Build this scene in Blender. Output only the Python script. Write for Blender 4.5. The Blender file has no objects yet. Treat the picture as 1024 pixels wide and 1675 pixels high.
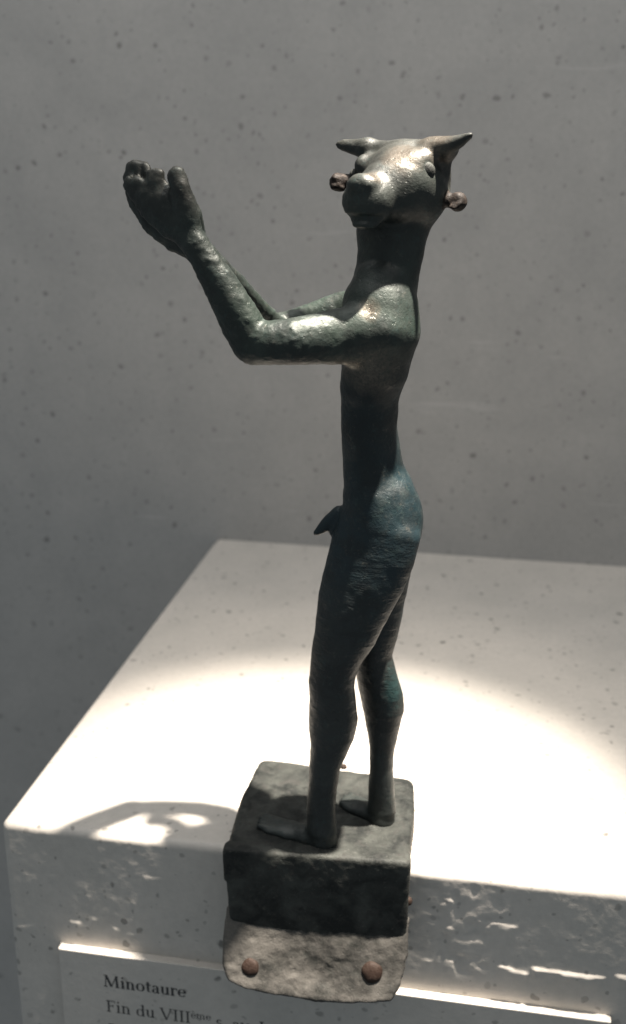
import bpy, math
import numpy as np
from mathutils import Matrix, Vector

S = 0.01                       # everything below is modelled in centimetres, written out in metres
sc = bpy.context.scene
col = sc.collection

# ------------------------------------------------------------------ camera
FPX = 1680.0
CAMZ = 17.5
vp = np.array([457 - 512.0, 5915 - 837.5])
dn = np.array([vp[0], vp[1], FPX]); dn /= np.linalg.norm(dn)
up = -dn
yv = np.array([0, 0, 1.0]) - up * up[2]; yv /= np.linalg.norm(yv)
xv = np.cross(yv, up)
R = np.array([xv, yv, up])     # world axes seen from the lens (x right, y down, z forward)
EYE = np.array([0, 0, CAMZ])
cam = bpy.data.cameras.new("camera")
camo = bpy.data.objects.new("camera", cam); col.objects.link(camo)
M = Matrix([[R[0][0], -R[0][1], -R[0][2], 0],
            [R[1][0], -R[1][1], -R[1][2], 0],
            [R[2][0], -R[2][1], -R[2][2], CAMZ * S],
            [0, 0, 0, 1]])
camo.matrix_world = M
cam.sensor_fit = 'VERTICAL'
cam.sensor_height = 36.0
cam.lens = 36.0 * FPX / 1675.0
cam.clip_start = 0.01; cam.clip_end = 20
cam.dof.use_dof = True
cam.dof.focus_distance = 0.225
cam.dof.aperture_fstop = 19
sc.camera = camo

# ------------------------------------------------------------------ world and lamps
w = bpy.data.worlds.new("World"); sc.world = w; w.use_nodes = True
bg = w.node_tree.nodes["Background"]
bg.inputs[0].default_value = (0.82, 0.93, 1.0, 1)
bg.inputs[1].default_value = 0.215
sc.view_settings.view_transform = 'Standard'
sc.view_settings.look = 'None'
sc.view_settings.exposure = 0.0
sc.cycles.max_bounces = 8


def aim(o, frm, to):
    d = Vector(np.array(to) - np.array(frm)) * S
    o.location = Vector(frm) * S
    o.rotation_euler = d.to_track_quat('-Z', 'Y').to_euler()


def spot(name, frm, to, watts, cone, blend, radius, colour):
    l = bpy.data.lights.new(name, 'SPOT'); l.energy = watts
    l.spot_size = math.radians(cone); l.spot_blend = blend
    l.shadow_soft_size = radius * S; l.color = colour
    o = bpy.data.objects.new(name, l); col.objects.link(o); aim(o, frm, to)
    return o


spot("case_spotlight", (12.4, 21.05, 59), (0.4, 25.0, 0), 80.0, 21.3, 1.0, 0.55, (1.0, 0.905, 0.79))
spot("bloom_spot", (12.4, 21.05, 59), (0.6, 25.4, 0), 7.0, 34.0, 1.0, 0.45, (1.0, 0.90, 0.78))  # added wide lamp imitating lens bloom round the light pool
al = bpy.data.lights.new("case_ceiling_panel", 'AREA')
al.shape = 'RECTANGLE'; al.size = 0.60; al.size_y = 0.50; al.energy = 2.5; al.color = (1.0, 0.975, 0.94)
ao = bpy.data.objects.new("case_ceiling_panel", al); col.objects.link(ao)
aim(ao, (0, 24, 66), (-1, 28, 0))

# ------------------------------------------------------------------ measuring helpers
Y0 = 23.1                      # depth of the figure's middle


def ray(u, v):
    return R @ np.array([u - 512.0, v - 837.5, FPX])


def at_y(u, v, y):
    r = ray(u, v); return EYE + r * (y / r[1])


def at_z(u, v, z):
    r = ray(u, v); return EYE + r * ((z - CAMZ) / r[2])


def P(u, v, dy=0.0):
    lean = .22 * min(max((800 - v) / 220.0, 0), 1)       # the upper body leans a little towards the viewer
    return at_y(u, v, Y0 + dy - lean)


def ppc(p):                    # how many photo pixels one centimetre takes at p
    return FPX / (R.T @ (np.asarray(p) - EYE))[2]


# ------------------------------------------------------------------ noise
def _hash(i, j, k, seed):
    n = (i * 374761393 + j * 668265263 + k * 2147483647 + seed * 1274126177) & 0xFFFFFFFF
    n = ((n ^ (n >> 13)) * 1274126177) & 0xFFFFFFFF
    n = (n ^ (n >> 16)) & 0xFFFFFFFF
    return n.astype(np.float64) / 4294967295.0 * 2 - 1


def noise(p, f, seed=0):
    q = np.asarray(p, float) * f + 100.0
    i = np.floor(q).astype(np.int64); t = q - i; t = t * t * (3 - 2 * t)
    r = 0
    for a in (0, 1):
        for b in (0, 1):
            for c in (0, 1):
                wgt = (t[:, 0] if a else 1 - t[:, 0]) * (t[:, 1] if b else 1 - t[:, 1]) * (t[:, 2] if c else 1 - t[:, 2])
                r = r + wgt * _hash(i[:, 0] + a, i[:, 1] + b, i[:, 2] + c, seed)
    return r


# ------------------------------------------------------------------ materials
def new_mat(name):
    m = bpy.data.materials.new(name); m.use_nodes = True
    nt = m.node_tree; b = nt.nodes["Principled BSDF"]
    return m, nt, b


class NT:
    def __init__(s, nt): s.nt = nt

    def n(s, t, **k):
        x = s.nt.nodes.new(t)
        for a, v in k.items():
            if a.startswith('i_'):
                key = a[2:]
                key = int(key) if key.isdigit() else key.replace('_', ' ')
                if hasattr(v, 'links'): s.nt.links.new(v, x.inputs[key])
                else: x.inputs[key].default_value = v
            else: setattr(x, a, v)
        return x

    def link(s, a, b): s.nt.links.new(a, b)

    def coord(s):
        tc = s.n('ShaderNodeNewGeometry')
        return tc.outputs['Position']

    def noise(s, vec, scale, detail=3, rough=.5, dist=0.0):
        x = s.n('ShaderNodeTexNoise'); s.link(vec, x.inputs['Vector'])
        x.inputs['Scale'].default_value = scale; x.inputs['Detail'].default_value = detail
        x.inputs['Roughness'].default_value = rough; x.inputs['Distortion'].default_value = dist
        return x.outputs['Fac']

    def ramp(s, fac, stops):
        x = s.n('ShaderNodeValToRGB'); s.link(fac, x.inputs[0])
        e = x.color_ramp.elements
        while len(e) < len(stops): e.new(0.5)
        for el, (p_, c_) in zip(e, stops):
            el.position = p_; el.color = (c_, c_, c_, 1) if isinstance(c_, (int, float)) else (*c_, 1)
        return x.outputs[0]

    def mix(s, fac, a, b, mode='MIX'):
        x = s.n('ShaderNodeMix', data_type='RGBA', blend_type=mode)
        for inp, v in ((x.inputs[0], fac), (x.inputs[6], a), (x.inputs[7], b)):
            if hasattr(v, 'links'): s.link(v, inp)
            elif isinstance(v, tuple): inp.default_value = (*v, 1)
            else: inp.default_value = v
        return x.outputs[2]

    def math(s, op, a, b=0.0):
        x = s.n('ShaderNodeMath', operation=op)
        for inp, v in ((x.inputs[0], a), (x.inputs[1], b)):
            if hasattr(v, 'links'): s.link(v, inp)
            else: inp.default_value = v
        return x.outputs[0]

    def stretch(s, vec, sx, sy, sz):
        x = s.n('ShaderNodeVectorMath', operation='MULTIPLY'); s.link(vec, x.inputs[0])
        x.inputs[1].default_value = (sx, sy, sz)
        return x.outputs[0]


def bump(t, height, strength, dist, normal=None):
    b = t.n('ShaderNodeBump'); t.link(height, b.inputs['Height'])
    b.inputs['Strength'].default_value = strength; b.inputs['Distance'].default_value = dist
    if normal is not None: t.link(normal, b.inputs['Normal'])
    return b.outputs['Normal']


def speckled_stone(name, tone, tone2, spot_scale, rough=.55, gloss=.4, spots=.5, bumpd=.0004):
    """pale stone or painted plaster, flecked with dark grains"""
    m, nt, b = new_mat(name); t = NT(nt); v = t.coord()
    wob = t.n('ShaderNodeTexNoise'); t.link(v, wob.inputs['Vector']); wob.inputs['Scale'].default_value = spot_scale * 2.2
    addv = t.n('ShaderNodeVectorMath', operation='MULTIPLY_ADD'); t.link(wob.outputs['Color'], addv.inputs[0])
    addv.inputs[1].default_value = (.35 / spot_scale,) * 3; t.link(v, addv.inputs[2])
    vv = addv.outputs[0]
    base = t.mix(t.ramp(t.noise(v, 24, 6, .68, .3), [(.36, 0), (.64, 1)]), tone, tone2)
    base = t.mix(t.math('MULTIPLY', t.ramp(t.noise(v, 420, 3, .7), [(.35, 0), (.75, 1)]), .22), base, tuple(c * .6 for c in tone))
    out = base
    for sc_, thr, amt, seed in ((spot_scale, .20, spots, 0.0), (spot_scale * 1.7, .26, spots * .8, 7.3), (spot_scale * 2.9, .27, spots * .6, 11.9), (spot_scale * 1.2, .2, spots * .8, 17.7), (spot_scale * .6, .10, spots * 1.1, 3.1)):
        off = t.n('ShaderNodeVectorMath', operation='ADD'); t.link(vv, off.inputs[0]); off.inputs[1].default_value = (seed, seed * .7, seed * 1.3)
        vo = t.n('ShaderNodeTexVoronoi'); t.link(off.outputs[0], vo.inputs['Vector']); vo.inputs['Scale'].default_value = sc_
        vo.inputs['Randomness'].default_value = 1.0
        sep = t.n('ShaderNodeSeparateColor'); t.link(vo.outputs['Color'], sep.inputs[0])
        size = t.math('MULTIPLY', t.math('POWER', sep.outputs[0], 2.2), thr)
        diff = t.math('SUBTRACT', size, vo.outputs['Distance'])
        fac = t.ramp(t.math('MULTIPLY_ADD', diff, 9.0), [(0.0, 0), (.55, 1)])
        nd = fac.node.inputs[0].links[0].from_node
        nd.inputs[2].default_value = .12
        fac2 = t.math('MULTIPLY', t.math('MULTIPLY', fac, amt), t.math('MULTIPLY_ADD', sep.outputs[1], .6))
        fac2.node.inputs[1].links[0].from_node.inputs[2].default_value = .4
        out = t.mix(fac2, out, (.07, .068, .062))
    # faint pale scuffs running level across the stone
    st = t.noise(t.stretch(v, .18, .18, 1.6), 90, 3, .55)
    out = t.mix(t.math('MULTIPLY', t.ramp(st, [(.69, 0), (.76, 1)]), .16), out, (.75, .74, .72))
    t.link(out, b.inputs['Base Color'])
    b.inputs['Roughness'].default_value = rough
    b.inputs['Specular IOR Level'].default_value = gloss
    n1 = bump(t, t.noise(v, 900, 4, .6), .2, bumpd)
    n2 = bump(t, t.noise(v, 70, 3, .5), .12, bumpd * 5, n1)
    t.link(n2, b.inputs['Normal'])
    return m


def bronze(name, kind='figure'):
    m, nt, b = new_mat(name); t = NT(nt); v = t.coord()
    sep = t.n('ShaderNodeSeparateXYZ'); t.link(v, sep.inputs[0]); z = sep.outputs[2]
    big = t.noise(v, 130, 4, .6, .4); mid = t.noise(v, 420, 5, .65, .3); fine = t.noise(v, 1500, 4, .65)
    black = (.022, .024, .023); grey = (.080, .078, .070); green = (.050, .080, .062); teal = (.022, .075, .088); brown = (.075, .058, .045)
    if kind == 'figure':
        zw = t.math('ADD', z, t.math('MULTIPLY', t.math('SUBTRACT', t.noise(v, 60, 3, .6), .5), .045))
        zone = t.n('ShaderNodeValToRGB'); t.link(t.math('DIVIDE', zw, .19), zone.inputs[0])  # patina tints by height; leg tones lightened to imitate bounce light
        e = zone.color_ramp.elements
        stops = [(.05, (.110, .118, .110)), (.30, (.094, .096, .090)), (.42, (.050, .076, .084)), (.50, (.034, .074, .092)),
                 (.58, (.024, .062, .076)), (.68, (.024, .038, .040)), (.75, (.094, .126, .100)), (.84, (.072, .090, .078)), (.93, (.100, .094, .080))]
        while len(e) < len(stops): e.new(.5)
        for el, (p_, c_) in zip(e, stops): el.position = p_; el.color = (*c_, 1)
        c = zone.outputs[0]
        c = t.mix(t.ramp(big, [(.44, 0), (.60, .8)]), c, t.mix(.6, c, black))
        c = t.mix(t.ramp(mid, [(.50, 0), (.72, .7)]), c, t.mix(.5, c, (.10, .115, .10)))
        c = t.mix(1.0, c, (.275, .305, .31), 'MULTIPLY')
        grain = t.ramp(t.noise(v, 900, 5, .75, .6), [(.50, 0), (.60, 1)])
        blot = t.ramp(t.noise(v, 210, 5, .7, .8), [(.50, 0), (.60, 1)])
        c = t.mix(t.math('MULTIPLY', t.math('MULTIPLY', grain, blot), .45), c, (.028, .050, .047))
        c = t.mix(t.math('MULTIPLY', t.ramp(t.noise(v, 620, 4, .7), [(.60, 0), (.68, 1)]), .45), c, (.062, .060, .050))
        c = t.mix(t.math('MULTIPLY', t.ramp(t.noise(v, 700, 4, .75), [(.30, 1), (.38, 0)]), .7), c, (.006, .008, .008))
        # verdigris spot on the calf
        dv = t.n('ShaderNodeVectorMath', operation='DISTANCE'); t.link(t.stretch(v, 1, .5, .42), dv.inputs[0])
        q = P(644, 1128, .1) * S; dv.inputs[1].default_value = (q[0], q[1] * .5, q[2] * .42)
        f = t.ramp(t.math('ADD', t.math('MULTIPLY', dv.outputs['Value'], 120.0), t.math('MULTIPLY', t.noise(v, 900, 5, .75), .9)), [(.58, 1), (.86, 0)])
        c = t.mix(t.math('MULTIPLY', f, .5), c, (.010, .050, .050))
    elif kind == 'base':
        c = t.mix(t.ramp(big, [(.38, 0), (.64, 1)]), (.024, .027, .026), (.085, .090, .082))
        c = t.mix(t.ramp(mid, [(.52, 0), (.66, 1)]), c, (.062, .062, .058))
        c = t.mix(t.ramp(fine, [(.62, 0), (.76, .6)]), c, (.24, .23, .21))
        c = t.mix(t.ramp(t.noise(v, 260, 4, .7), [(.30, .8), (.42, 0)]), c, black)
    elif kind == 'flange':
        c = t.mix(t.ramp(big, [(.35, 0), (.62, 1)]), (.052, .052, .048), (.118, .112, .103))
        c = t.mix(t.ramp(mid, [(.30, .9), (.48, 0)]), c, (.05, .053, .048))
        c = t.mix(t.ramp(t.noise(v, 75, 3, .6), [(.48, 0), (.62, .6)]), c, (.23, .215, .195))
        c = t.mix(t.ramp(fine, [(.54, 0), (.74, .3)]), c, (.30, .27, .24))
    elif kind == 'ear':
        c = t.mix(big, (.008, .008, .008), (.035, .024, .019)); c = t.mix(t.ramp(fine, [(.50, 0), (.66, .5)]), c, (.11, .085, .07))
    else:
        c = t.mix(big, (.035, .026, .021), (.065, .036, .026)); c = t.mix(t.ramp(fine, [(.55, 0), (.7, .5)]), c, (.12, .09, .075))
    if kind != 'figure': c = t.mix(1.0, c, (.62, .62, .62), 'MULTIPLY')
    t.link(c, b.inputs['Base Color'])
    b.inputs['Metallic'].default_value = {'figure': .35, 'base': .10, 'flange': .05, 'rivet': .1, 'ear': .15}[kind]
    rg = t.ramp(mid, [(.3, .40), (.7, .60)] if kind == 'figure' else [(.3, .5), (.7, .75)])
    if kind == 'figure':       # painted highlights: paler, shinier metal where bright reflections should show
        glint = None
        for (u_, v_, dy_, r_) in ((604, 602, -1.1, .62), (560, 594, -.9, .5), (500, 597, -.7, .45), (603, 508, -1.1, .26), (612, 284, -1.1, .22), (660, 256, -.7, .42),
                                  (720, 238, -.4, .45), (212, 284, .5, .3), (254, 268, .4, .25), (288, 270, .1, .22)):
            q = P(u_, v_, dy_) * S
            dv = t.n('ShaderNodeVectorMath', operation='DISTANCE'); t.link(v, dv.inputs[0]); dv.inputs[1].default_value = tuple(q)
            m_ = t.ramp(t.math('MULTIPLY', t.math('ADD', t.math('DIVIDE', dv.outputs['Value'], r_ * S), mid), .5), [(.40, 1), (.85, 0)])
            glint = m_ if glint is None else t.math('MAXIMUM', glint, m_)
        glint = t.math('MULTIPLY', glint, t.ramp(fine, [(.35, .35), (.6, 1)]))
        c = t.mix(t.math('MULTIPLY', glint, .75), c, (.19, .16, .13))
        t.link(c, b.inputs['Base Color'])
        met = t.math('ADD', t.math('MULTIPLY', glint, .6), .25)
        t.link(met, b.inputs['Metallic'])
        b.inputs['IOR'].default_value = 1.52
        rg = t.mix(glint, rg, (.26, .26, .26))
    t.link(rg, b.inputs['Roughness'])
    b.inputs['Specular IOR Level'].default_value = .55 if kind == 'figure' else .22
    n = bump(t, fine, .5, .00014)
    pit = t.ramp(t.noise(v, 760, 3, .6), [(.30, 0), (.38, 1)])
    n = bump(t, pit, .4, .00014, n)
    n = bump(t, mid, .55, .0003 if kind == 'figure' else .0006, n)
    if kind == 'figure':       # hammer and casting ripples across the limbs
        rip = t.noise(t.stretch(v, .55, .55, 1.9), 330, 3, .55, .5)
        zmask = t.ramp(t.math('DIVIDE', z, .10), [(.30, 0), (.5, 1), (.85, 1), (.98, .0)])
        n = bump(t, t.math('MULTIPLY', t.ramp(rip, [(.45, 0), (.68, 1)]), zmask), .26, .0005, n)
    t.link(n, b.inputs['Normal'])
    return m


def plain(name, colour, rough=.5, spec=.5):
    m, nt, b = new_mat(name); t = NT(nt)
    f = t.noise(t.coord(), 1800, 3, .6)
    t.link(t.mix(f, colour, tuple(min(1, c * 1.6 + .02) for c in colour)), b.inputs['Base Color'])
    b.inputs['Roughness'].default_value = rough; b.inputs['Specular IOR Level'].default_value = spec
    return m


M_wall = speckled_stone("wall_stone", (.385, .378, .368), (.435, .424, .410), 118, .7, .25, .52)
M_block = speckled_stone("plinth_stone", (.53, .50, .46), (.60, .56, .515), 130, .5, .4, .75)
M_panel = speckled_stone("caption_stone", (.53, .50, .46), (.60, .56, .515), 130, .45, .4, .6)
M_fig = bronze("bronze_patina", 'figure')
M_base = bronze("bronze_base", 'base')
M_flange = bronze("bronze_flange", 'flange')
M_ear = bronze("bronze_brown_crust", 'ear')
M_rivet = bronze("rivet_bronze", 'rivet')
M_ink = plain("printed_ink", (.035, .035, .035), .6, .3)


# ------------------------------------------------------------------ mesh output
def link_mesh(name, verts, faces, mat, parent=None, smooth=True, normals=None):
    me = bpy.data.meshes.new(name)
    verts = np.asarray(verts, float) * S
    if isinstance(faces, np.ndarray):
        nf = len(faces); k = faces.shape[1]
        me.vertices.add(len(verts)); me.vertices.foreach_set("co", verts.ravel())
        me.loops.add(nf * k); me.loops.foreach_set("vertex_index", faces.ravel().astype(np.int32))
        me.polygons.add(nf); me.polygons.foreach_set("loop_start", np.arange(0, nf * k, k, dtype=np.int32))
        me.update(calc_edges=True)
    else:
        me.from_pydata([tuple(v) for v in verts], [], [tuple(int(i) for i in f) for f in faces])
        me.update()
    me.polygons.foreach_set("use_smooth", np.full(len(me.polygons), smooth))
    if normals is not None:
        me.normals_split_custom_set_from_vertices(normals.tolist())
    me.materials.append(mat)
    o = bpy.data.objects.new(name, me); col.objects.link(o)
    if parent is not None:
        o.parent = parent; o.matrix_parent_inverse = Matrix.Translation(-parent.location)
    return o


def thing(name, label, cat, loc):
    o = bpy.data.objects.new(name, None); col.objects.link(o)
    o.empty_display_size = .01
    o.location = Vector(loc) * S; o['label'] = label; o['category'] = cat
    return o


# ------------------------------------------------------------------ distance-field sculpting
class Field:
    def __init__(s, lo, hi, h):
        s.lo = np.array(lo, float); s.h = h
        s.n = np.ceil((np.array(hi) - s.lo) / h).astype(int) + 1
        s.F = np.full(s.n, 9.0, np.float32)

    def region(s, a, b, pad):
        i0 = np.clip(np.floor((np.minimum(a, b) - pad - s.lo) / s.h).astype(int), 0, s.n - 1)
        i1 = np.clip(np.ceil((np.maximum(a, b) + pad - s.lo) / s.h).astype(int) + 1, 1, s.n)
        sl = tuple(slice(x, y) for x, y in zip(i0, i1))
        ax = [(s.lo[d] + s.h * np.arange(i0[d], i1[d])).astype(np.float32) for d in range(3)]
        return sl, ax[0][:, None, None], ax[1][None, :, None], ax[2][None, None, :]

    def blend(s, sl, d, k, sub=False):
        f = s.F[sl]
        if sub:
            h_ = np.clip(.5 - .5 * (f + d) / k, 0, 1)
            s.F[sl] = f + (-d - f) * h_ + k * h_ * (1 - h_)
        else:
            h_ = np.clip(.5 + .5 * (f - d) / k, 0, 1)
            s.F[sl] = f + (d - f) * h_ - k * h_ * (1 - h_)


YAW = math.radians(25)        # the body faces left and a little away
NL = np.array([math.sin(YAW), math.cos(YAW), 0])       # its sideways axis


def seg_dist(X, Y, Z, a, b, ra, rb):
    """tube whose section is an ellipse: r = (radius in the picture plane, radius in depth)"""
    ab = b - a; L = np.linalg.norm(ab); t_ = ab / L
    yax = NL; nrm = np.cross(t_, yax); nrm /= np.linalg.norm(nrm) + 1e-9
    wax = np.cross(nrm, t_)
    px, py, pz = X - a[0], Y - a[1], Z - a[2]
    s_ = px * t_[0] + py * t_[1] + pz * t_[2]
    tt = np.clip(s_ / L, 0, 1)
    e = s_ - tt * L
    u = px * nrm[0] + py * nrm[1] + pz * nrm[2]
    w_ = px * wax[0] + py * wax[1] + pz * wax[2]
    r1 = ra[0] + (rb[0] - ra[0]) * tt; r2 = ra[1] + (rb[1] - ra[1]) * tt
    re = np.minimum(r1, r2)
    k0 = np.sqrt((u / r1) ** 2 + (w_ / r2) ** 2 + (e / re) ** 2) + 1e-6
    k1 = np.sqrt((u / r1 ** 2) ** 2 + (w_ / r2 ** 2) ** 2 + (e / re ** 2) ** 2) + 1e-6
    return k0 * (k0 - 1) / k1


def ell_dist(X, Y, Z, c, r, ax=None):
    px, py, pz = X - c[0], Y - c[1], Z - c[2]
    if ax is None: q = (px, py, pz)
    else: q = tuple(px * a[0] + py * a[1] + pz * a[2] for a in ax)
    k0 = np.sqrt(sum((q[i] / r[i]) ** 2 for i in range(3))) + 1e-6
    k1 = np.sqrt(sum((q[i] / r[i] ** 2) ** 2 for i in range(3))) + 1e-6
    return k0 * (k0 - 1) / k1


def limb(fl, pts, k, sub=False, upright=False):
    """pts: (x, y, depth offset, half width [photo px], depth radius [cm])"""
    q = []
    for (u, v, dy, hw, ry) in pts:
        p_ = P(u, v, dy); r_ = hw / ppc(p_)
        if upright: r_ = math.sqrt(max(r_ * r_ - (ry * math.sin(YAW)) ** 2, .02)) / math.cos(YAW)
        q.append((p_, (r_, ry)))
    # own field first, hard joined, then blended in
    A = np.array([p_ for p_, _ in q]); mr = max(max(r) for _, r in q)
    sl, X, Y, Z = fl.region(A.min(0), A.max(0), mr + .6)
    d = None
    for (a, ra), (b, rb) in zip(q[:-1], q[1:]):
        dd = seg_dist(X, Y, Z, a, b, ra, rb)
        if d is None: d = dd
        else:
            d = np.minimum(d, dd)
    fl.blend(sl, d.astype(np.float32), k, sub)


def wlimb(fl, pts, k, sub=False):
    """pts: (world point, radius) round tube"""
    A = np.array([p_ for p_, _ in pts]); mr = max(r for _, r in pts)
    sl, X, Y, Z = fl.region(A.min(0), A.max(0), mr + .5)
    d = None
    for (a, ra), (b, rb) in zip(pts[:-1], pts[1:]):
        dd = seg_dist(X, Y, Z, np.array(a, float), np.array(b, float), (ra, ra), (rb, rb))
        d = dd if d is None else np.minimum(d, dd)
    fl.blend(sl, d.astype(np.float32), k, sub)


def ball(fl, c, r, k, ax=None, sub=False):
    r = (r, r, r) if np.isscalar(r) else r
    c = np.array(c, float); pad = max(r) + .5
    sl, X, Y, Z = fl.region(c, c, pad)
    fl.blend(sl, ell_dist(X, Y, Z, c, r, ax).astype(np.float32), k, sub)


def surface_nets(F, lo, h):
    nx, ny, nz = F.shape
    ins = F < 0
    cnt = np.zeros((nx - 1, ny - 1, nz - 1), np.int8)
    for a in (0, 1):
        for b in (0, 1):
            for c in (0, 1):
                cnt += ins[a:nx - 1 + a, b:ny - 1 + b, c:nz - 1 + c]
    act = (cnt > 0) & (cnt < 8)
    ci = np.argwhere(act)
    idx = np.full(act.shape, -1, np.int64); idx[act] = np.arange(len(ci))
    acc = np.zeros((len(ci), 3)); num = np.zeros(len(ci))
    cor = [(a, b, c) for a in (0, 1) for b in (0, 1) for c in (0, 1)]
    val = {c: F[ci[:, 0] + c[0], ci[:, 1] + c[1], ci[:, 2] + c[2]].astype(float) for c in cor}
    for c in cor:
        for d in range(3):
            if c[d] == 0:
                c2 = list(c); c2[d] = 1; c2 = tuple(c2)
                v0, v1 = val[c], val[c2]
                m = (v0 < 0) != (v1 < 0)
                t = np.where(m, v0 / np.where(m, v0 - v1, 1), 0)
                p_ = np.array(c, float)[None, :] + t[:, None] * (np.array(c2) - np.array(c))[None, :]
                acc += np.where(m[:, None], p_, 0); num += m
    V = lo + h * (ci + acc / num[:, None])
    quads = []
    for d in range(3):
        e1, e2 = [(1, 2), (2, 0), (0, 1)][d]
        sl0 = [slice(None)] * 3; sl1 = [slice(None)] * 3
        sl0[d] = slice(0, -1); sl1[d] = slice(1, None)
        s0 = ins[tuple(sl0)]; s1 = ins[tuple(sl1)]
        g = np.argwhere(s0 != s1)
        ok = (g[:, e1] > 0) & (g[:, e2] > 0) & (g[:, e1] < F.shape[e1] - 1) & (g[:, e2] < F.shape[e2] - 1)
        g = g[ok]
        inside_first = s0[g[:, 0], g[:, 1], g[:, 2]]
        def cell(o1, o2):
            q = g.copy(); q[:, e1] -= o1; q[:, e2] -= o2
            return idx[q[:, 0], q[:, 1], q[:, 2]]
        Q = np.stack([cell(1, 1), cell(0, 1), cell(0, 0), cell(1, 0)], 1)
        Q[~inside_first] = Q[~inside_first][:, ::-1]
        quads.append(Q)
    return V, np.concatenate(quads)


def normals_of(V, Q):
    n = np.cross(V[Q[:, 2]] - V[Q[:, 0]], V[Q[:, 3]] - V[Q[:, 1]])
    N = np.zeros_like(V)
    for i in range(4): np.add.at(N, Q[:, i], n)
    return N / (np.linalg.norm(N, axis=1, keepdims=True) + 1e-12)


def relax(V, Q, it=1, lam=.5):
    E = np.concatenate([Q[:, [0, 1]], Q[:, [1, 2]], Q[:, [2, 3]], Q[:, [3, 0]]])
    deg = np.bincount(E.ravel(), minlength=len(V)).astype(float)
    for _ in range(it):
        A = np.stack([np.bincount(E[:, 0], V[E[:, 1], d], len(V)) + np.bincount(E[:, 1], V[E[:, 0], d], len(V)) for d in range(3)], 1)
        V = V + lam * (A / deg[:, None] - V)
    return V


# ================================================================== THE SETTING
A0 = at_z(0, 1345, 0)                                   # front left top corner of the plinth
FD = np.array([np.cos(np.radians(-9.3)), np.sin(np.radians(-9.3)), 0.0])
BD = np.array([-FD[1], FD[0], 0.0])                     # depth direction
UP = np.array([0, 0, 1.0])
DEPTH = 24.0
WID = 30.0


def front_uv(u, v, off=0.0):                            # a pixel on the plinth's front -> (along, height)
    r = ray(u, v); o = A0 - BD * off
    t = ((o - EYE) @ BD) / (r @ BD); p_ = EYE + r * t
    return (p_ - A0) @ FD, p_[2]


def front_relief(s, z):
    """outward displacement of the plinth's front face (cm)"""
    p3 = np.stack([s, np.zeros_like(s), z], 1)
    d = .008 * noise(p3, .9, 3) + .004 * noise(p3, 3.1, 4) + .002 * noise(p3, 9, 5)
    rs = np.random.RandomState(4)
    # pitted patch beside the statuette's base
    for i in range(42):
        f = rs.rand() ** .8
        u = 688 + rs.rand() * (60 + 90 * (1 - f)); v = 1440 + f * 150
        u += 0.25 * (v - 1440)
        cs, cz = front_uv(u, v)
        rx, rz = .07 + .15 * rs.rand(), .08 + .14 * rs.rand()
        q = ((s - cs) / rx) ** 2 + ((z - cz) / rz) ** 2
        d -= (.016 + .022 * rs.rand()) * np.exp(-q) - .006 * np.exp(-q / 3.2)
    # narrow chipped ridges whose tops catch the lamp
    ridges = [(778, 1506, 850, 1517, .075), (812, 1578, 866, 1594, .07), (868, 1583, 992, 1600, .11), (1004, 1595, 1040, 1601, .09),
              (34, 1429, 62, 1432, .03), (78, 1434, 96, 1432, .05), (24, 1517, 62, 1512, .045), (232, 1434, 268, 1438, .06),
              (112, 1507, 134, 1511, .09), (148, 1500, 160, 1507, .06), (183, 1518, 196, 1522, .06), (206, 1524, 222, 1530, .06),
              (136, 1448, 146, 1452, .05), (140, 1464, 150, 1468, .04), (120, 1415, 132, 1418, .04), (720, 1470, 745, 1474, .05),
              (730, 1515, 745, 1522, .06), (690, 1570, 710, 1574, .05), (735, 1568, 755, 1578, .06)]
    for (u0, v0, u1, v1, amp) in ridges:
        a = np.array(front_uv(u0, v0)); b = np.array(front_uv(u1, v1)); L = np.linalg.norm(b - a); t = (b - a) / L
        al_ = (s - a[0]) * t[0] + (z - a[1]) * t[1]
        ac = -(s - a[0]) * t[1] + (z - a[1]) * t[0]
        ac = ac + .025 * noise(p3, 4, 9)
        endf = np.clip(al_ / .12, 0, 1) * np.clip((L - al_) / .12, 0, 1)
        prof = np.where(ac > 0, np.clip(1 - ac / .05, 0, 1), np.exp(-(ac / .35) ** 2))
        d += (amp * .8 if u0 > 800 else amp * .4) * (.75 + .35 * noise(p3, 5, 17)) * prof * endf
    return d


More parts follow.
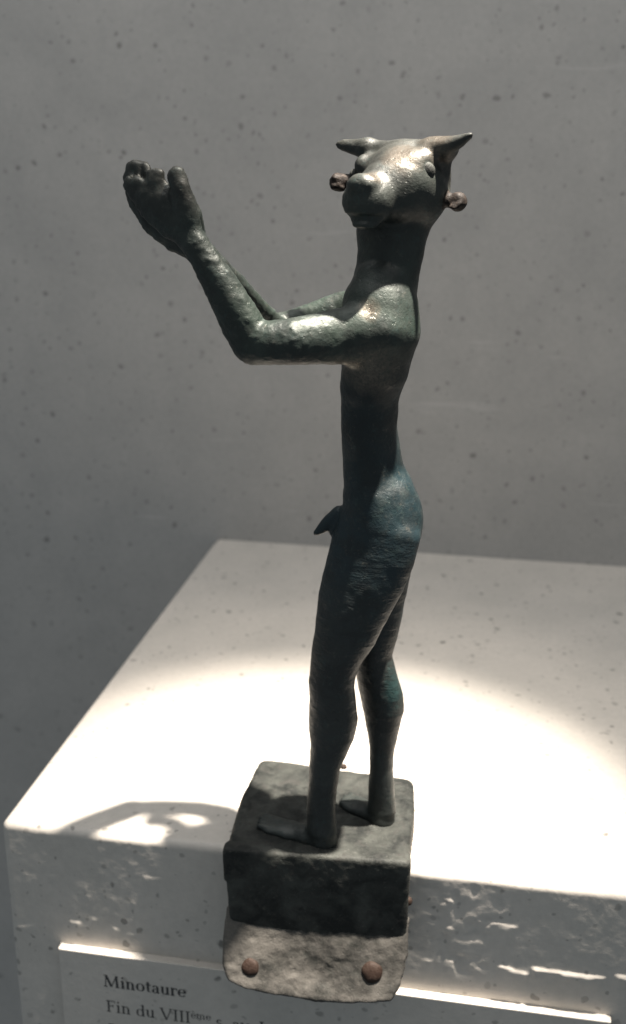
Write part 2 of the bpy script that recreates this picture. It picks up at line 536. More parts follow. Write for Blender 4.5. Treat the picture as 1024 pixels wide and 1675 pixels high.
def build_plinth():
    r = .22
    # horizontal loop: along the left side, round the corner, along the front, up the right side
    loop = []
    def add(x, y, nx, ny): loop.append((x, y, nx, ny))
    for y in np.linspace(DEPTH, r + .3, 24): add(0, y, -1, 0)
    for a in np.linspace(0, 90, 9): add(r - r * math.cos(math.radians(a)), r - r * math.sin(math.radians(a)), -math.cos(math.radians(a)), -math.sin(math.radians(a)))
    for x in np.arange(r + .045, 18.2, .045): add(x, 0, 0, -1)
    for x in np.linspace(18.6, WID - r - .1, 14): add(x, 0, 0, -1)
    for a in np.linspace(90, 0, 6): add(WID - r + r * math.cos(math.radians(a)), r - r * math.sin(math.radians(a)), math.cos(math.radians(a)), -math.sin(math.radians(a)))
    for y in np.linspace(r + .3, DEPTH, 24): add(WID, y, 1, 0)
    loop = np.array(loop)
    rings = [(-z_, 0.0, 0.0) for z_ in np.linspace(24, 8.2, 8)] + [(-z_, 0.0, 0.0) for z_ in np.arange(8.0, r, -.045)]
    for a in np.linspace(0, 90, 8): rings.append((-r + r * math.sin(math.radians(a)), r * (1 - math.cos(math.radians(a))), a / 90))
    rings = np.array(rings)
    nl, nr = len(loop), len(rings)
    X = loop[:, 0][None, :] - loop[:, 2][None, :] * rings[:, 1][:, None]
    Yb = loop[:, 1][None, :] - loop[:, 3][None, :] * rings[:, 1][:, None]
    Z = np.repeat(rings[:, 0][:, None], nl, 1)
    s = X.ravel(); z = Z.ravel()
    rel = front_relief(s, z)
    amt = np.clip(-loop[:, 3], 0, 1)[None, :] * (1 - rings[:, 2][:, None])
    amt = amt * (np.clip((18.4 - X) / 1.0, 0, 1)) * np.clip((8.2 + Z) / .5, 0, 1) * np.clip(X / .4, 0, 1)
    d = rel * amt.ravel()
    X = X.ravel() + loop[:, 2][None, :].repeat(nr, 0).ravel() * d
    Yb = Yb.ravel() + loop[:, 3][None, :].repeat(nr, 0).ravel() * d
    V = A0 + X[:, None] * FD + Yb[:, None] * BD + z[:, None] * UP
    V[:, 2] += 0
    faces = []
    i = np.arange(nl - 1)
    for k in range(nr - 1):
        a = k * nl + i; b = a + 1; c = b + nl; e = a + nl
        faces.extend(np.stack([a, b, c, e], 1).tolist())
    faces.append([(nr - 1) * nl + j for j in range(nl)])
    faces.append([j for j in range(nl)][::-1])
    faces.append([k * nl for k in range(nr)][::1] + [k * nl + nl - 1 for k in range(nr)][::-1])
    me = link_mesh("plinth", V, faces, M_block)
    for p_ in list(me.data.polygons)[-3:]: p_.use_smooth = False
    me['label'] = "pale speckled stone plinth block jutting from the grey wall under the bronze figure"
    me['category'] = "plinth"
    return me


build_plinth()

# wall behind
wb = A0 + BD * (DEPTH - .02)
wv = []; 
for (s, z) in ((-60, -40), (80, -40), (80, 60), (-60, 60)): wv.append(wb + FD * s + UP * z)
for (s, z) in ((-60, -40), (80, -40), (80, 60), (-60, 60)): wv.append(wb + FD * s + UP * z + BD * 2)
wall = link_mesh("back_wall", wv, [(0, 1, 2, 3), (7, 6, 5, 4), (0, 4, 5, 1), (1, 5, 6, 2), (2, 6, 7, 3), (3, 7, 4, 0)], M_wall, smooth=False)
wall['label'] = "grey speckled stone wall behind the plinth and the bronze figure"
wall['category'] = "wall"; wall['kind'] = 'structure'

# ------------------------------------------------------------------ caption panel with its printed lines
PT = .25
s0, z0 = front_uv(95, 1552, PT); s1, z1 = front_uv(1000, 1672, PT)
ptop = (z0 + z1) / 2
panel_org = A0 + FD * s0 + UP * (ptop - 8) - BD * PT
panel = thing("caption_panel", "pale stone caption panel with French lettering, its top edge lit as a bright line", "caption panel", panel_org)


def slab_mesh(s0, s1, z0, z1, y0, y1, bev):
    vs = []; fs = []
    # bevelled front edge: back ring, front outer ring, front inner ring
    for (yy, inset) in ((y0, 0), (y1 + bev, 0), (y1 + bev * .3, bev * .3), (y1, bev)):
        for (s_, z_) in ((s0 + inset, z0 + inset), (s1 - inset, z0 + inset), (s1 - inset, z1 - inset), (s0 + inset, z1 - inset)):
            vs.append(A0 + FD * s_ + UP * z_ + BD * yy)
    for k in range(3):
        for j in range(4):
            a = k * 4 + j; b = k * 4 + (j + 1) % 4; fs.append((a, b, b + 4, a + 4))
    fs.append((12, 13, 14, 15)); fs.append((3, 2, 1, 0))
    return vs, fs


vs, fs = slab_mesh(s0, s1, ptop - 8, ptop, .12, -PT, .03)
link_mesh("panel_slab", vs, fs, M_panel, panel, smooth=False)


# hand-drawn book letters: strokes given as (kind, ...) on a unit x-height of 1
def stroke(x0, y0, x1, y1, w0, w1=None):
    w1 = w0 if w1 is None else w1
    dx, dy = x1 - x0, y1 - y0; L = math.hypot(dx, dy) or 1; nx, ny = -dy / L, dx / L
    return [(x0 + nx * w0 / 2, y0 + ny * w0 / 2), (x0 - nx * w0 / 2, y0 - ny * w0 / 2), (x1 - nx * w1 / 2, y1 - ny * w1 / 2), (x1 + nx * w1 / 2, y1 + ny * w1 / 2)]


def arc(cx, cy, rx, ry, a0, a1, wt, wn, n=14):
    """stroke along an ellipse, thick at the sides and thin at top and bottom"""
    out = []
    for i in range(n):
        q = []
        for a in (a0 + (a1 - a0) * i / n, a0 + (a1 - a0) * (i + 1) / n):
            r_ = math.radians(a); w_ = wn + (wt - wn) * abs(math.cos(r_)) ** 1.3
            q.append(((cx + (rx + w_ / 2) * math.cos(r_), cy + (ry + w_ / 2 * .6) * math.sin(r_)), (cx + (rx - w_ / 2) * math.cos(r_), cy + (ry - w_ / 2 * .6) * math.sin(r_))))
        out.append([q[0][0], q[1][0], q[1][1], q[0][1]])
    return out


def glyph(ch, T, N):
    """polygons and advance; T thick stroke, N thin stroke"""
    sf = lambda x, y, w_=.42: stroke(x - w_ / 2, y, x + w_ / 2, y, N * 1.1)
    C = 1.5
    g = []
    if ch == 'M':
        g = [stroke(.2, 0, .28, C, N * 1.2), stroke(.28, C, .85, .05, T), stroke(.85, .05, 1.42, C, N * 1.1), stroke(1.42, C, 1.5, 0, T), sf(.2, .04, .4), sf(1.5, .04, .45), sf(.22, C - .04, .3), sf(1.48, C - .04, .3)]; adv = 1.85
    elif ch == 'i' or ch == 'ı':
        g = [stroke(.22, 0, .22, 1, T), sf(.22, .04), stroke(.02, .94, .22, 1, N * 1.2)]
        if ch == 'i': g.append([(.22 + .12 * math.cos(a), 1.38 + .12 * math.sin(a)) for a in np.linspace(0, 5.5, 8)])
        adv = .52
    elif ch in 'nm':
        g = [stroke(.22, 0, .22, 1, T), sf(.22, .04), stroke(.02, .94, .22, 1, N * 1.2)]
        x = .22
        for k in range(1 if ch == 'n' else 2):
            g += arc(x + .27, .62, .27, .34, 0, 150, T, N * 1.3, 8) + [stroke(x + .54, .64, x + .54, 0, T), sf(x + .54, .04)]; x += .54
        adv = x + .33
    elif ch == 'u':
        g = [stroke(.2, 1, .2, .34, T), stroke(.02, .95, .2, .95, N * 1.2), stroke(.74, 1, .74, 0, T), stroke(.56, .95, .74, .95, N * 1.2), stroke(.74, .05, .94, .05, N * 1.2)] + arc(.45, .34, .25, .31, 180, 330, T, N * 1.3, 8); adv = 1.02
    elif ch == 'o':
        g = arc(.46, .5, .36, .47, 0, 360, T, N, 20); adv = .98
    elif ch == 't':
        g = [stroke(.28, 1.32, .28, .28, T), stroke(.02, .95, .62, .95, N * 1.3)] + arc(.5, .26, .22, .22, 180, 290, T, N, 6); adv = .68
    elif ch == 'a':
        g = [stroke(.6, .7, .6, .1, T), stroke(.6, .06, .82, .06, N * 1.2)] + arc(.36, .66, .24, .3, 0, 160, T, N * 1.2, 8) + arc(.34, .28, .24, .26, 60, 330, T, N * 1.1, 12); adv = .9
    elif ch == 'r':
        g = [stroke(.22, 0, .22, 1, T), sf(.22, .04), stroke(.02, .94, .22, 1, N * 1.2)] + arc(.5, .66, .26, .3, 60, 160, T, N * 1.6, 6) + [[(.56, .78), (.74, .76), (.76, .95), (.6, 1.0)]]; adv = .76
    elif ch in 'eè':
        g = arc(.45, .5, .34, .47, 0, 325, T, N, 18) + [stroke(.14, .54, .8, .54, N * 1.2)]
        if ch == 'è': g.append(stroke(.28, 1.55, .52, 1.22, T * .9, N))
        adv = .9
    elif ch == 'F':
        g = [stroke(.3, 0, .3, C, T), sf(.3, .04, .5), stroke(.05, C - .05, 1.0, C - .05, N * 1.3), stroke(.98, C, .98, C - .3, N), stroke(.3, .8, .8, .8, N * 1.2), stroke(.8, .94, .8, .66, N)]; adv = 1.12
    elif ch == 'P':
        g = [stroke(.3, 0, .3, C, T), sf(.3, .04, .5), stroke(.05, C - .05, .6, C - .05, N * 1.3), stroke(.3, .7, .6, .7, N * 1.3)] + arc(.6, 1.08, .32, .37, -90, 90, T, N * 1.2, 10); adv = 1.12
    elif ch == 'd':
        g = arc(.42, .46, .32, .45, 30, 330, T, N, 16) + [stroke(.74, C, .74, 0, T), stroke(.54, C - .04, .74, C - .04, N * 1.2), stroke(.74, .05, .94, .05, N * 1.2)]; adv = 1.02
    elif ch == 'V':
        g = [stroke(.12, C, .68, 0, T), stroke(.68, 0, 1.2, C, N * 1.2), sf(.14, C - .04, .44), sf(1.18, C - .04, .4)]; adv = 1.35
    elif ch == 'I':
        g = [stroke(.3, 0, .3, C, T), sf(.3, .04, .5), sf(.3, C - .04, .5)]; adv = .62
    elif ch == 'J':
        g = [stroke(.35, .1, .35, C, T), sf(.35, C - .04, .5)] + arc(.15, .1, .2, .3, 270, 360, T, N, 5); adv = .65
    elif ch == 'C':
        g = arc(.75, .75, .62, .74, 40, 320, T, N, 20); adv = 1.4
    elif ch == 's':
        g = arc(.34, .73, .22, .24, 30, 270, T, N * 1.3, 9) + arc(.34, .27, .24, .25, -150, 90, T, N * 1.3, 9); adv = .72
    elif ch == 'v':
        g = [stroke(.08, 1, .42, 0, T), stroke(.42, 0, .76, 1, N * 1.2), sf(.1, .96, .32), sf(.76, .96, .28)]; adv = .84
    elif ch == 'c':
        g = arc(.45, .5, .34, .47, 45, 320, T, N, 14); adv = .8
    elif ch == '.':
        g = [[(.2 + .12 * math.cos(a), .1 + .12 * math.sin(a)) for a in np.linspace(0, 5.5, 8)]]; adv = .42
    elif ch == '-':
        g = [stroke(.05, .5, .5, .5, N * 1.6)]; adv = .55
    else:
        adv = .48
    return g, adv


def lettering(name, runs, u, v, xh_px, T, N, label):
    """runs: (text, size factor, raise) set from pixel (u, v) on the panel front"""
    s_, z_ = front_uv(u, v, PT + .003)
    k = xh_px / 56.5
    V = []; Fc = []; x = 0
    for text, fac, rise in runs:
        for ch in text:
            g, adv = glyph(ch, T, N)
            for poly in g:
                b = len(V)
                for (px, py) in poly:
                    V.append(A0 + FD * (s_ + k * (x + px * fac)) + UP * (z_ + k * (rise + py * fac)) - BD * (PT + .004))
                ar = sum(poly[i][0] * poly[(i + 1) % len(poly)][1] - poly[(i + 1) % len(poly)][0] * poly[i][1] for i in range(len(poly)))
                f = list(range(b, b + len(poly)))
                Fc.append(f if ar > 0 else f[::-1])
            x += (adv + .04) * fac
    o = link_mesh(name, V, Fc, M_ink, panel, smooth=False)
    o['label'] = label
    # strokes of one letter overlap: nudge each a hair apart so no faces coincide
    co = o.data
    for i, f in enumerate(co.polygons):
        for vi in f.vertices: co.vertices[vi].co += Vector(-BD * (i % 9) * .0004 * S)
    return o


lettering("lettering", [("Minotaure", 1, 0)], 170, 1613, 15.5, .27, .10, "bold serif heading word Minotaure")
lettering("lettering", [("Fin du VIII", 1, 0), ("ème", .62, .72), (" s. av. J.-C.", 1, 0)], 174, 1654, 15.5, .20, .08, "second printed line giving the century")
lettering("lettering", [("Provenance", 1, 0)], 178, 1692, 15.5, .20, .08, "third printed line cut by the photo's edge")

# ================================================================== THE STATUETTE
H_ = 1.0                                                # height of the base's top over the plinth
FL = at_z(362, 1390, H_); FR = at_z(672, 1412, H_)
statuette = thing("bronze_statuette", "dark green bronze bull-headed man with both arms raised, standing on the plinth edge", "statuette",
                  (0.5, 24.2, 0))

# ------------------------------------------------------------------ figure field
hh = .044
fl = Field((-5.3, 20.3, .75), (4.3, 26.2, 19.0), hh)

# trunk: neck, chest, waist, hips
limb(fl, [(648, 352, .1, 60, .66), (641, 380, .05, 58, .66), (640, 410, 0, 54, .62), (635, 440, -.05, 52, .62), (630, 467, -.15, 54, .75),
          (622, 500, -.32, 62, .80), (621, 540, -.34, 64, .82), (614, 600, -.30, 56, .8), (607, 630, -.22, 51, .74), (605, 654, -.18, 47, .68), (604, 700, -.1, 46, .76),
          (607, 736, 0, 48, .78), (611, 771, 0, 50, .86), (619, 806, 0, 58, .98), (624, 838, 0, 64, 1.0), (618, 868, 0, 64, 1.0)], .12, upright=True)
ball(fl, P(633, 858, -.42), (.80, .58, 1.10), .35)
ball(fl, P(633, 858, .38), (.80, .54, 1.10), .35)
# near leg
limb(fl, [(622, 862, -.5, 66, .56), (610, 900, -.52, 68, .56), (597, 937, -.52, 65, .56), (577, 990, -.52, 58, .54), (566, 1030, -.5, 51, .52), (554, 1061, -.5, 43, .47),
          (546, 1090, -.5, 38.5, .44), (541.5, 1118, -.5, 37, .43), (544, 1145, -.5, 38, .45), (545, 1172, -.5, 40, .46), (542, 1197, -.5, 38, .43), (538, 1223, -.5, 31, .38),
          (531.5, 1250, -.5, 25.5, .32), (528, 1288, -.5, 23, .28), (525, 1325, -.5, 24, .28), (526, 1358, -.5, 25, .3)], .10, upright=True)
# far leg
limb(fl, [(628, 870, .5, 58, .55), (626, 920, .52, 48, .54), (622, 981, .52, 39, .5), (615, 1033, .5, 36, .46), (610, 1071, .5, 30, .42), (616, 1105, .5, 33, .42),
          (624, 1136, .5, 35, .43), (627, 1158, .5, 33.5, .42), (625.5, 1192, .5, 26.5, .36), (625, 1226, .5, 20.5, .3), (624, 1257, .5, 19, .27), (624, 1288, .5, 21.5, .27), (625, 1322, .5, 23, .29)], .10, upright=True)
# feet
n_heel = at_z(528, 1366, 1.18); n_toe = at_z(436, 1347, 1.05)
f_heel = at_z(624, 1330, 1.18); f_toe = at_z(572, 1312, 1.05)
zax = [np.array([1, 0, 0]), np.array([0, 1, 0]), np.array([0, 0, 1])]


def foot(heel, toe, hw):
    d = toe - heel; d[2] = 0; L = np.linalg.norm(d); d /= L; n = np.array([-d[1], d[0], 0])
    ax = [d, n, UP]
    for f, rl, rw, rz in ((-.02, .36, .30, .34), (.28, .42, .27, .28), (.60, .44, .30, .19), (.86, .36, .31, .15)):
        ball(fl, heel + d * L * f + UP * (-.14), (rl, rw * hw, rz), .12, ax)
    for k in range(4):          # toes told apart by shallow clefts
        c = heel + d * (L * .98) + n * (k - 1.5) * .13 * hw + UP * (-.1)
        ball(fl, c + d * (.12 - .04 * abs(k - 1)), (.2, .075, .11), .04, ax)


foot(n_heel, n_toe, 1.2)
foot(f_heel, f_toe, 1.15)
# genitals of the nude figure
limb(fl, [(556, 842, 0, 15, .2), (540, 852, 0, 12, .16), (527, 864, 0, 9, .12), (517, 872, 0, 5.5, .08)], .06)
limb(fl, [(556, 856, -.02, 12, .2), (546, 870, 0, 8, .15)], .06)

ball(fl, P(632, 540, -.60), (.54, .42, .56), .45)
ball(fl, P(603, 578, -.72), (.50, .40, .42), .16)
# near arm
limb(fl, [(626, 541, -0.86, 36, .44), (592, 546, -0.91, 47, .46), (560, 551, -0.90, 46, .45), (527, 554, -1.07, 43, .43), (480, 559, -1.31, 38, .40), (440, 561, -1.24, 35.5, .39), (412, 560, -1.07, 36, .39)], .2)
limb(fl, [(412, 559, -1.07, 36, .39), (394, 527, -1.08, 36, .39), (378, 497, -1.09, 33, .37), (355, 456, -1.08, 28.5, .33), (336, 425, -1.07, 24.5, .28), (320, 402, -1.05, 23, .25)], .06)
# far arm
limb(fl, [(640, 500, .8, 40, .42), (600, 500, 1.3, 33, .34), (560, 507, 1.5, 29.5, .29), (500, 528, 1.60, 28, .25), (450, 543, 1.58, 28, .25)], .14)
limb(fl, [(450, 543, 1.58, 28, .25), (420, 514, 1.15, 29, .25), (385, 474, .6, 27, .25), (350, 436, .1, 24, .24), (318, 404, -.08, 23, .23)], .06)

# near hand: flat palm, fused fingers with a cleft before the index, separate thumb
limb(fl, [(320, 402, -1.04, 23, .24), (303, 376, -0.97, 29, .21), (276, 352, -0.83, 36, .18), (254, 328, -0.71, 38, .16), (240, 312, -0.65, 34, .14)], .06)
limb(fl, [(244, 330, -0.67, 24, .15), (222, 306, -0.55, 20, .12), (211, 297, -0.49, 16, .10)], .05)
limb(fl, [(262, 332, -0.75, 22, .15), (255, 305, -0.71, 18, .14), (254, 285, -0.71, 17.5, .12)], .07)
limb(fl, [(308, 362, -1.01, 21, .22), (300, 330, -1.05, 20, .2), (294, 308, -1.05, 18.5, .18), (289, 285, -1.01, 15.5, .16)], .06)
# far hand
limb(fl, [(318, 404, -0.41, 25, .24), (294, 384, -0.43, 34, .2), (262, 352, -0.41, 40, .17), (240, 320, -0.37, 38, .15), (226, 294, -0.33, 31, .14), (225, 272, -0.31, 25, .13)], .06)
limb(fl, [(318, 382, -0.51, 20, .2), (316, 352, -0.66, 16, .16), (304, 322, -0.71, 14, .14)], .05)
for (a, b) in (((226, 262), (232, 290)), ((212, 268), (220, 296))):
    limb(fl, [(a[0], a[1], -.50, 3, .08), (b[0], b[1], -.52, 3, .08)], .05, sub=True)

# head, turned towards the viewer
Hc = P(660, 290, .10)
phi = math.radians(54)
Fv = np.array([-math.cos(phi), -math.sin(phi), 0]); Lv = np.array([math.sin(phi), -math.cos(phi), 0])
hax = [Fv, Lv, UP]
hd = lambda f, l, u: Hc + Fv * f + Lv * l + UP * u
ball(fl, hd(0, .02, 0), (.80, .86, .70), .15, hax)
ball(fl, hd(.02, .12, -.38), (.72, .80, .62), .2, hax)
sl_pts = [(hd(.2, 0, -.04), .64), (hd(.75, -.02, -.22), .53), (hd(1.08, -.05, -.38), .47)]
wlimb(fl, sl_pts, .2)
ball(fl, hd(.30, .22, -.12), (.74, .74, .66), .15, hax)
ball(fl, P(688, 318, -.2), (.56, .60, .60), .2)
ball(fl, hd(.66, .22, -.40), (.45, .50, .48), .2, hax)
ball(fl, hd(1.22, -.09, -.48), (.43, .56, .51), .12, hax)        # muzzle
ball(fl, hd(1.42, -.08, -.16), (.27, .37, .25), .06, hax)         # nose ridge
ball(fl, hd(1.36, -.06, -.93), (.22, .30, .09), .06, hax)         # lower lip
wlimb(fl, [(hd(1.22 + .345 * math.cos(q), -.08 + .455 * math.sin(q), -.79), .06) for q in np.radians([-70, -45, -20, 0, 20, 45, 65])], .03, sub=True)
wlimb(fl, [(hd(1.70, -.16, -.27), .05), (hd(1.72, -.17, -.32), .05)], .05, sub=True)
wlimb(fl, [(hd(1.70, .14, -.27), .05), (hd(1.72, .15, -.32), .05)], .05, sub=True)
wlimb(fl, [(hd(-.10, -1.0, .56), .19), (hd(-.05, 0, .56), .18), (hd(-.12, 1.0, .59), .19)], .18)   # level brow bar
EYES = [(P(697, 280, -.75), .19), (hd(.44, -.94, .04), .13)]
ball(fl, P(686, 264, -.55), (.30, .24, .22), .16)
ball(fl, hd(.30, -.78, .22), (.28, .22, .26), .18, hax)
# horns
horn_R = [(P(706, 244, -.33), .24), (P(728, 240, -.56), .20), (P(752, 231, -.78), .135), (P(770, 221, -.96), .065)]
horn_L = [(P(600, 243, .72), .22), (P(580, 241, .97), .17), (P(563, 238, 1.15), .125), (P(556, 237, 1.22), .09)]
wlimb(fl, [(P(738, 246, -.45), .12), (P(728, 262, -.3), .14), (P(724, 285, -.2), .16)], .14)
wlimb(fl, horn_R, .16); wlimb(fl, horn_L, .14)
# ears: curled knobs on short stalks
ear_R = [(P(722, 322, -.3), .15), (P(735, 328, -.42), .14), (P(748, 330, -.48), .215)]
ear_L = [(P(590, 296, .7), .13), (P(566, 297, .85), .17), (P(554, 298, .9), .21)]
wlimb(fl, ear_R, .10); wlimb(fl, ear_L, .06)
wlimb(fl, [(P(727, 262, -.1), .12), (P(728, 295, -.1), .12), (P(727, 322, -.15), .13)], .08)
ball(fl, P(743, 327, -.74), .12, .05, sub=True)
wlimb(fl, [(P(736, 338, -.62), .04), (P(745, 341, -.66), .05), (P(754, 333, -.66), .04)], .03)
ball(fl, P(548, 291, .76), .09, .05); ball(fl, P(546, 305, .74), .09, .05); ball(fl, P(560, 308, .72), .08, .05)

V, Q = surface_nets(fl.F, fl.lo, hh)
del fl
V = relax(V, Q, 2, .5)
N = normals_of(V, Q)
# cast surface: broad unevenness everywhere, crust on the arms and hands
amp = .011 * noise(V, 1.7, 11) + .006 * noise(V, 5.5, 12)
arm = np.clip((1.3 - V[:, 0]) / 1.5, 0, 1) * np.clip((V[:, 2] - 11.5) / .8, 0, 1)
crust = np.clip(.6 * noise(V, 8.5, 13) + .6 * noise(V, 17, 14), 0, 1)
hand = np.clip((-2.2 - V[:, 0]) / .8, 0, 1) * np.clip((V[:, 2] - 14.5) / .8, 0, 1)
amp += arm * (.022 * crust + .006 * noise(V, 15, 15)) + hand * .022 * noise(V, 6, 16)
earm = np.exp(-np.minimum(((V - P(749, 331, -.5)) ** 2).sum(1), ((V - P(554, 298, .9)) ** 2).sum(1)) / .08)
amp += earm * .014 * noise(V, 9, 17)
V = V + N * amp[:, None]
N = normals_of(V, Q)


def tube_d(p_, pts):
    best = np.full(len(p_), 9.0)
    for (a, ra), (b, rb) in zip(pts[:-1], pts[1:]):
        a = np.array(a); ab = np.array(b) - a
        t = np.clip(((p_ - a) @ ab) / (ab @ ab), 0, 1)
        d = np.linalg.norm(p_ - a - t[:, None] * ab, axis=1) - (ra + (rb - ra) * t)
        best = np.minimum(best, d)
    return best


FC = V[Q].mean(1)
tag = np.zeros(len(Q), int)
tag[(tube_d(FC, horn_R[1:]) < .06)] = 1
tag[(tube_d(FC, horn_L[1:]) < .06)] = 2
tag[(tube_d(FC, ear_R[1:]) < .09)] = 3
tag[(tube_d(FC, ear_L[1:]) < .09)] = 4
for k, (nm, lab) in enumerate([("body", None), ("horn", None), ("horn", None), ("ear", "curled ear with a hollow, browner than the head"), ("ear", None)]):
    qs = Q[tag == k]
    if not len(qs): continue
    used, inv = np.unique(qs.ravel(), return_inverse=True)
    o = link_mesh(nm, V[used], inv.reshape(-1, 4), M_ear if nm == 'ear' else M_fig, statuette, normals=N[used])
    if lab: o['label'] = lab

# eyes: slightly sunken beads
for c, er in EYES:
    vs = []; fs = []
    nu, nv = 14, 9
    for j in range(nv + 1):
        for i in range(nu):
            th = math.pi * j / nv; ph = 2 * math.pi * i / nu
            vs.append(c + er * np.array([1, .5, 1]) * (Fv * math.sin(th) * math.cos(ph) + Lv * math.sin(th) * math.sin(ph) + UP * math.cos(th)))
    for j in range(nv):
        for i in range(nu):
            a = j * nu + i; b = j * nu + (i + 1) % nu; fs.append((a, a + nu, b + nu, b))
    link_mesh("eye", vs, fs, M_base, statuette)

# ------------------------------------------------------------------ base: top slab with a hanging front
ex = (FR - FL); ex[2] = 0; W_ = np.linalg.norm(ex); ex /= W_; ey = np.array([-ex[1], ex[0], 0])
BR = at_z(680, 1274, H_); BL = at_z(424, 1239, H_)
loc = lambda p_: np.array([(p_ - FL) @ ex, (p_ - FL) @ ey])
quad = np.array([loc(FL), loc(FR), loc(BR), loc(BL)])


def poly_sdf(x, y, poly):
    d = None; ins = np.zeros(x.shape, bool)
    n = len(poly)
    for i in range(n):
        ax_, ay = poly[i]; bx, by = poly[(i + 1) % n]
        ex_, ey_ = bx - ax_, by - ay
        wx, wy = x - ax_, y - ay
        t = np.clip((wx * ex_ + wy * ey_) / (ex_ * ex_ + ey_ * ey_), 0, 1)
        dd = (wx - ex_ * t) ** 2 + (wy - ey_ * t) ** 2
        d = dd if d is None else np.minimum(d, dd)
        c = ((ay > y) != (by > y)) & (x < (bx - ax_) * (y - ay) / (by - ay + 1e-12) + ax_)
        ins ^= c
    return np.where(ins, -1, 1) * np.sqrt(d)


def smax(a, b, k):
    h_ = np.clip(.5 - .5 * (a - b) / k, 0, 1)
    return a + (b - a) * h_ + k * h_ * (1 - h_)


def smin(a, b, k): return -smax(-a, -b, k)


hb = .05
gx = np.arange(-.4, W_ + .6, hb); gy = np.arange(-.5, 5.0, hb); gz = np.arange(-2.2, H_ + .4, hb)
X, Y, Z = np.meshgrid(gx, gy, gz, indexing='ij')
ctr = quad.mean(0)
inset = quad + (ctr - quad) / np.linalg.norm(ctr - quad, axis=1, keepdims=True) * np.array([.14, .14, .42, .42])[:, None]
taper = .06 * np.clip(H_ - Z, 0, 3)
plan = poly_sdf(X, Y, inset); 
rr = np.where(Y > 1.5, .30, .085)
rr = .085 + (.30 - .085) * np.clip((Y - .6) / 2.0, 0, 1)
dslab = smax(smax(plan - rr, Z - H_, .16), .02 - Z, .05)
# front apron hangs over the plinth's edge
zb = -1.1 - .62 * np.clip(X / W_, 0, 1) ** .55
xl = np.maximum(.02 + .07 * (H_ - Z) - X, X - W_ + .01 * (H_ - Z) + .0)
dap = smax(smax(smax(xl, np.maximum(-Y, Y - .42), .12), Z - H_, .10), zb - Z, .08)
D = smin(dslab, dap, .06)
Vb, Qb = surface_nets(D.astype(np.float32), np.array([gx[0], gy[0], gz[0]]), hb)
Vb = relax(Vb, Qb, 1, .5)
Nb = normals_of(Vb, Qb)
top = np.clip((Vb[:, 2] - .6) / .3, 0, 1)
Vb = Vb + Nb * ((.018 * noise(Vb, 1.3, 21) + .012 * noise(Vb, 4, 22) + .008 * noise(Vb, 10, 23)) * (.5 + .5 * top))[:, None]
bas = FL * np.array([1, 1, 0])
Wb = bas + Vb[:, 0:1] * ex + Vb[:, 1:2] * ey + Vb[:, 2:3] * UP
link_mesh("base_slab", Wb, Qb, M_base, statuette)

# ------------------------------------------------------------------ flange below the front
th = math.radians(24)
fo = bas + ey * .17 + UP * (-1.15)
dwn = -UP * math.cos(th) - ey * math.sin(th); nrm = -ey * math.cos(th) + UP * math.sin(th)


def on_flange(u, v):
    r = ray(u, v); t = ((fo - EYE) @ nrm) / (r @ nrm); p_ = EYE + r * t - fo
    return p_ @ ex, p_ @ dwn


outl = [(371, 1480), (366, 1530), (363, 1580), (373, 1604), (400, 1617), (450, 1629), (520, 1639), (600, 1641), (640, 1636), (656, 1617), (668, 1560), (671, 1500)]
op = np.array([on_flange(*q) for q in outl])
hf = .045
gx = np.arange(-.5, W_ + .5, hf); gw = np.arange(-.9, op[:, 1].max() + .4, hf); gn = np.arange(-.5, .55, hf)
X, Wd, Nn = np.meshgrid(gx, gw, gn, indexing='ij')
pd = poly_sdf(X, Wd, op)
dish = -.16 * np.exp(-((X - 2.4) / 1.2) ** 2) * np.clip(Wd / 1.3, 0, 1) + .10 * np.clip((Wd - 1.0), 0, 2) ** 2
D = smax(pd + .02, np.abs(Nn - dish) - .11, .10)
Vf, Qf = surface_nets(D.astype(np.float32), np.array([gx[0], gw[0], gn[0]]), hf)
Vf = relax(Vf, Qf, 1, .5)
Nf = normals_of(Vf, Qf)
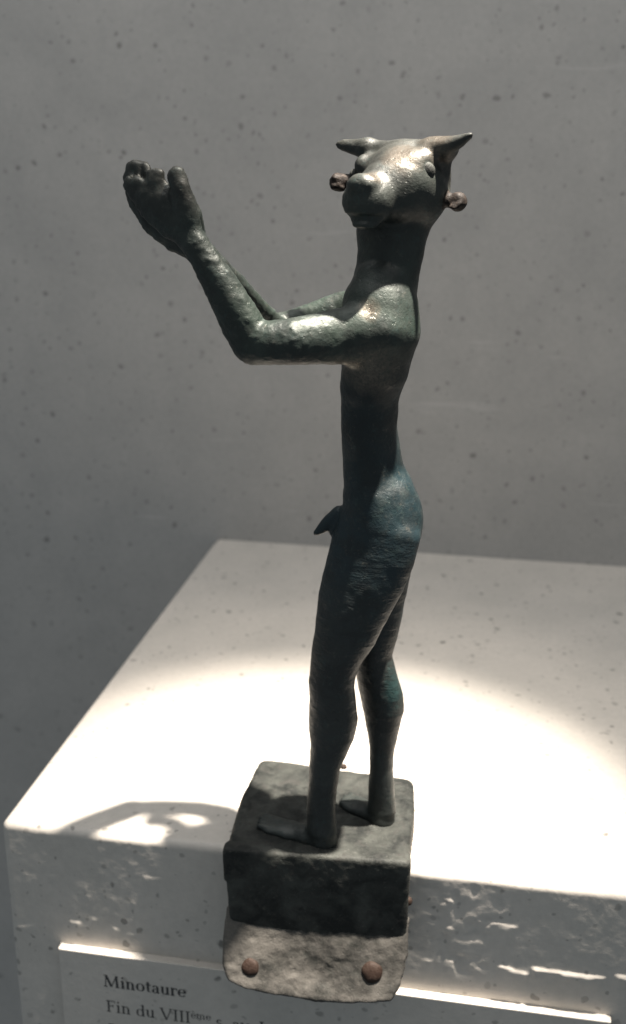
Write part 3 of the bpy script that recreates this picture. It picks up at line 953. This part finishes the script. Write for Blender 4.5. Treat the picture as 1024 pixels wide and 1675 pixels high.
Vf = Vf + Nf * (.030 * noise(Vf, 2.1, 31) + .018 * noise(Vf, 6, 32) + .008 * noise(Vf, 13, 33))[:, None]
Wf = fo + Vf[:, 0:1] * ex + Vf[:, 1:2] * dwn + Vf[:, 2:3] * nrm
if np.dot(np.cross(ex, dwn), nrm) < 0: Qf = Qf[:, ::-1]
link_mesh("mounting_flange", Wf, np.ascontiguousarray(Qf), M_flange, statuette)


def rivet(c, n, r, h, label=None):
    n = np.array(n, float); n /= np.linalg.norm(n); a = np.cross(n, [0.3, .2, .9]); a /= np.linalg.norm(a); b = np.cross(n, a)
    prof = [(1.0, -.3), (1.02, .1), (.98, .35), (.82, .7), (.5, .93), (.18, 1.0)]
    vs = []; fs = []; m = 20
    for (pr, ph) in prof:
        for i in range(m):
            t = 2 * math.pi * i / m; w_ = 1 + .03 * math.sin(3 * t + c[0] * 9) + .03 * math.sin(5 * t + c[0] * 4)
            vs.append(np.array(c) + (a * math.cos(t) + b * math.sin(t)) * r * pr * w_ + n * h * ph)
    for j in range(len(prof) - 1):
        for i in range(m):
            p0 = j * m + i; p1 = j * m + (i + 1) % m; fs.append((p0, p1, p1 + m, p0 + m))
    fs.append(tuple((len(prof) - 1) * m + i for i in range(m)))
    o = link_mesh("rivet", vs, fs, M_rivet, statuette)
    if label: o['label'] = label
    return o


def flange_pt(u, v):
    x_, w_ = on_flange(u, v)
    ds = -.16 * math.exp(-((x_ - 2.4) / 1.2) ** 2) * min(max(w_ / 1.3, 0), 1) + .10 * min(max(w_ - 1.0, 0), 2) ** 2
    return fo + ex * x_ + dwn * w_ + nrm * (ds + .10)


rivet(flange_pt(410, 1580), nrm, .23, .10)
rivet(flange_pt(609, 1588), nrm, .27, .12)
p_ = at_z(562, 1254, H_); rivet(p_ - UP * .01, UP, .10, .08, "small pale pin head behind the near leg")
p_ = FL * np.array([1, 1, 0]) + ex * (W_ - .05) + ey * .25 + UP * (-.35)
rivet(p_, ex, .12, .14, "reddish rivet on the right side")
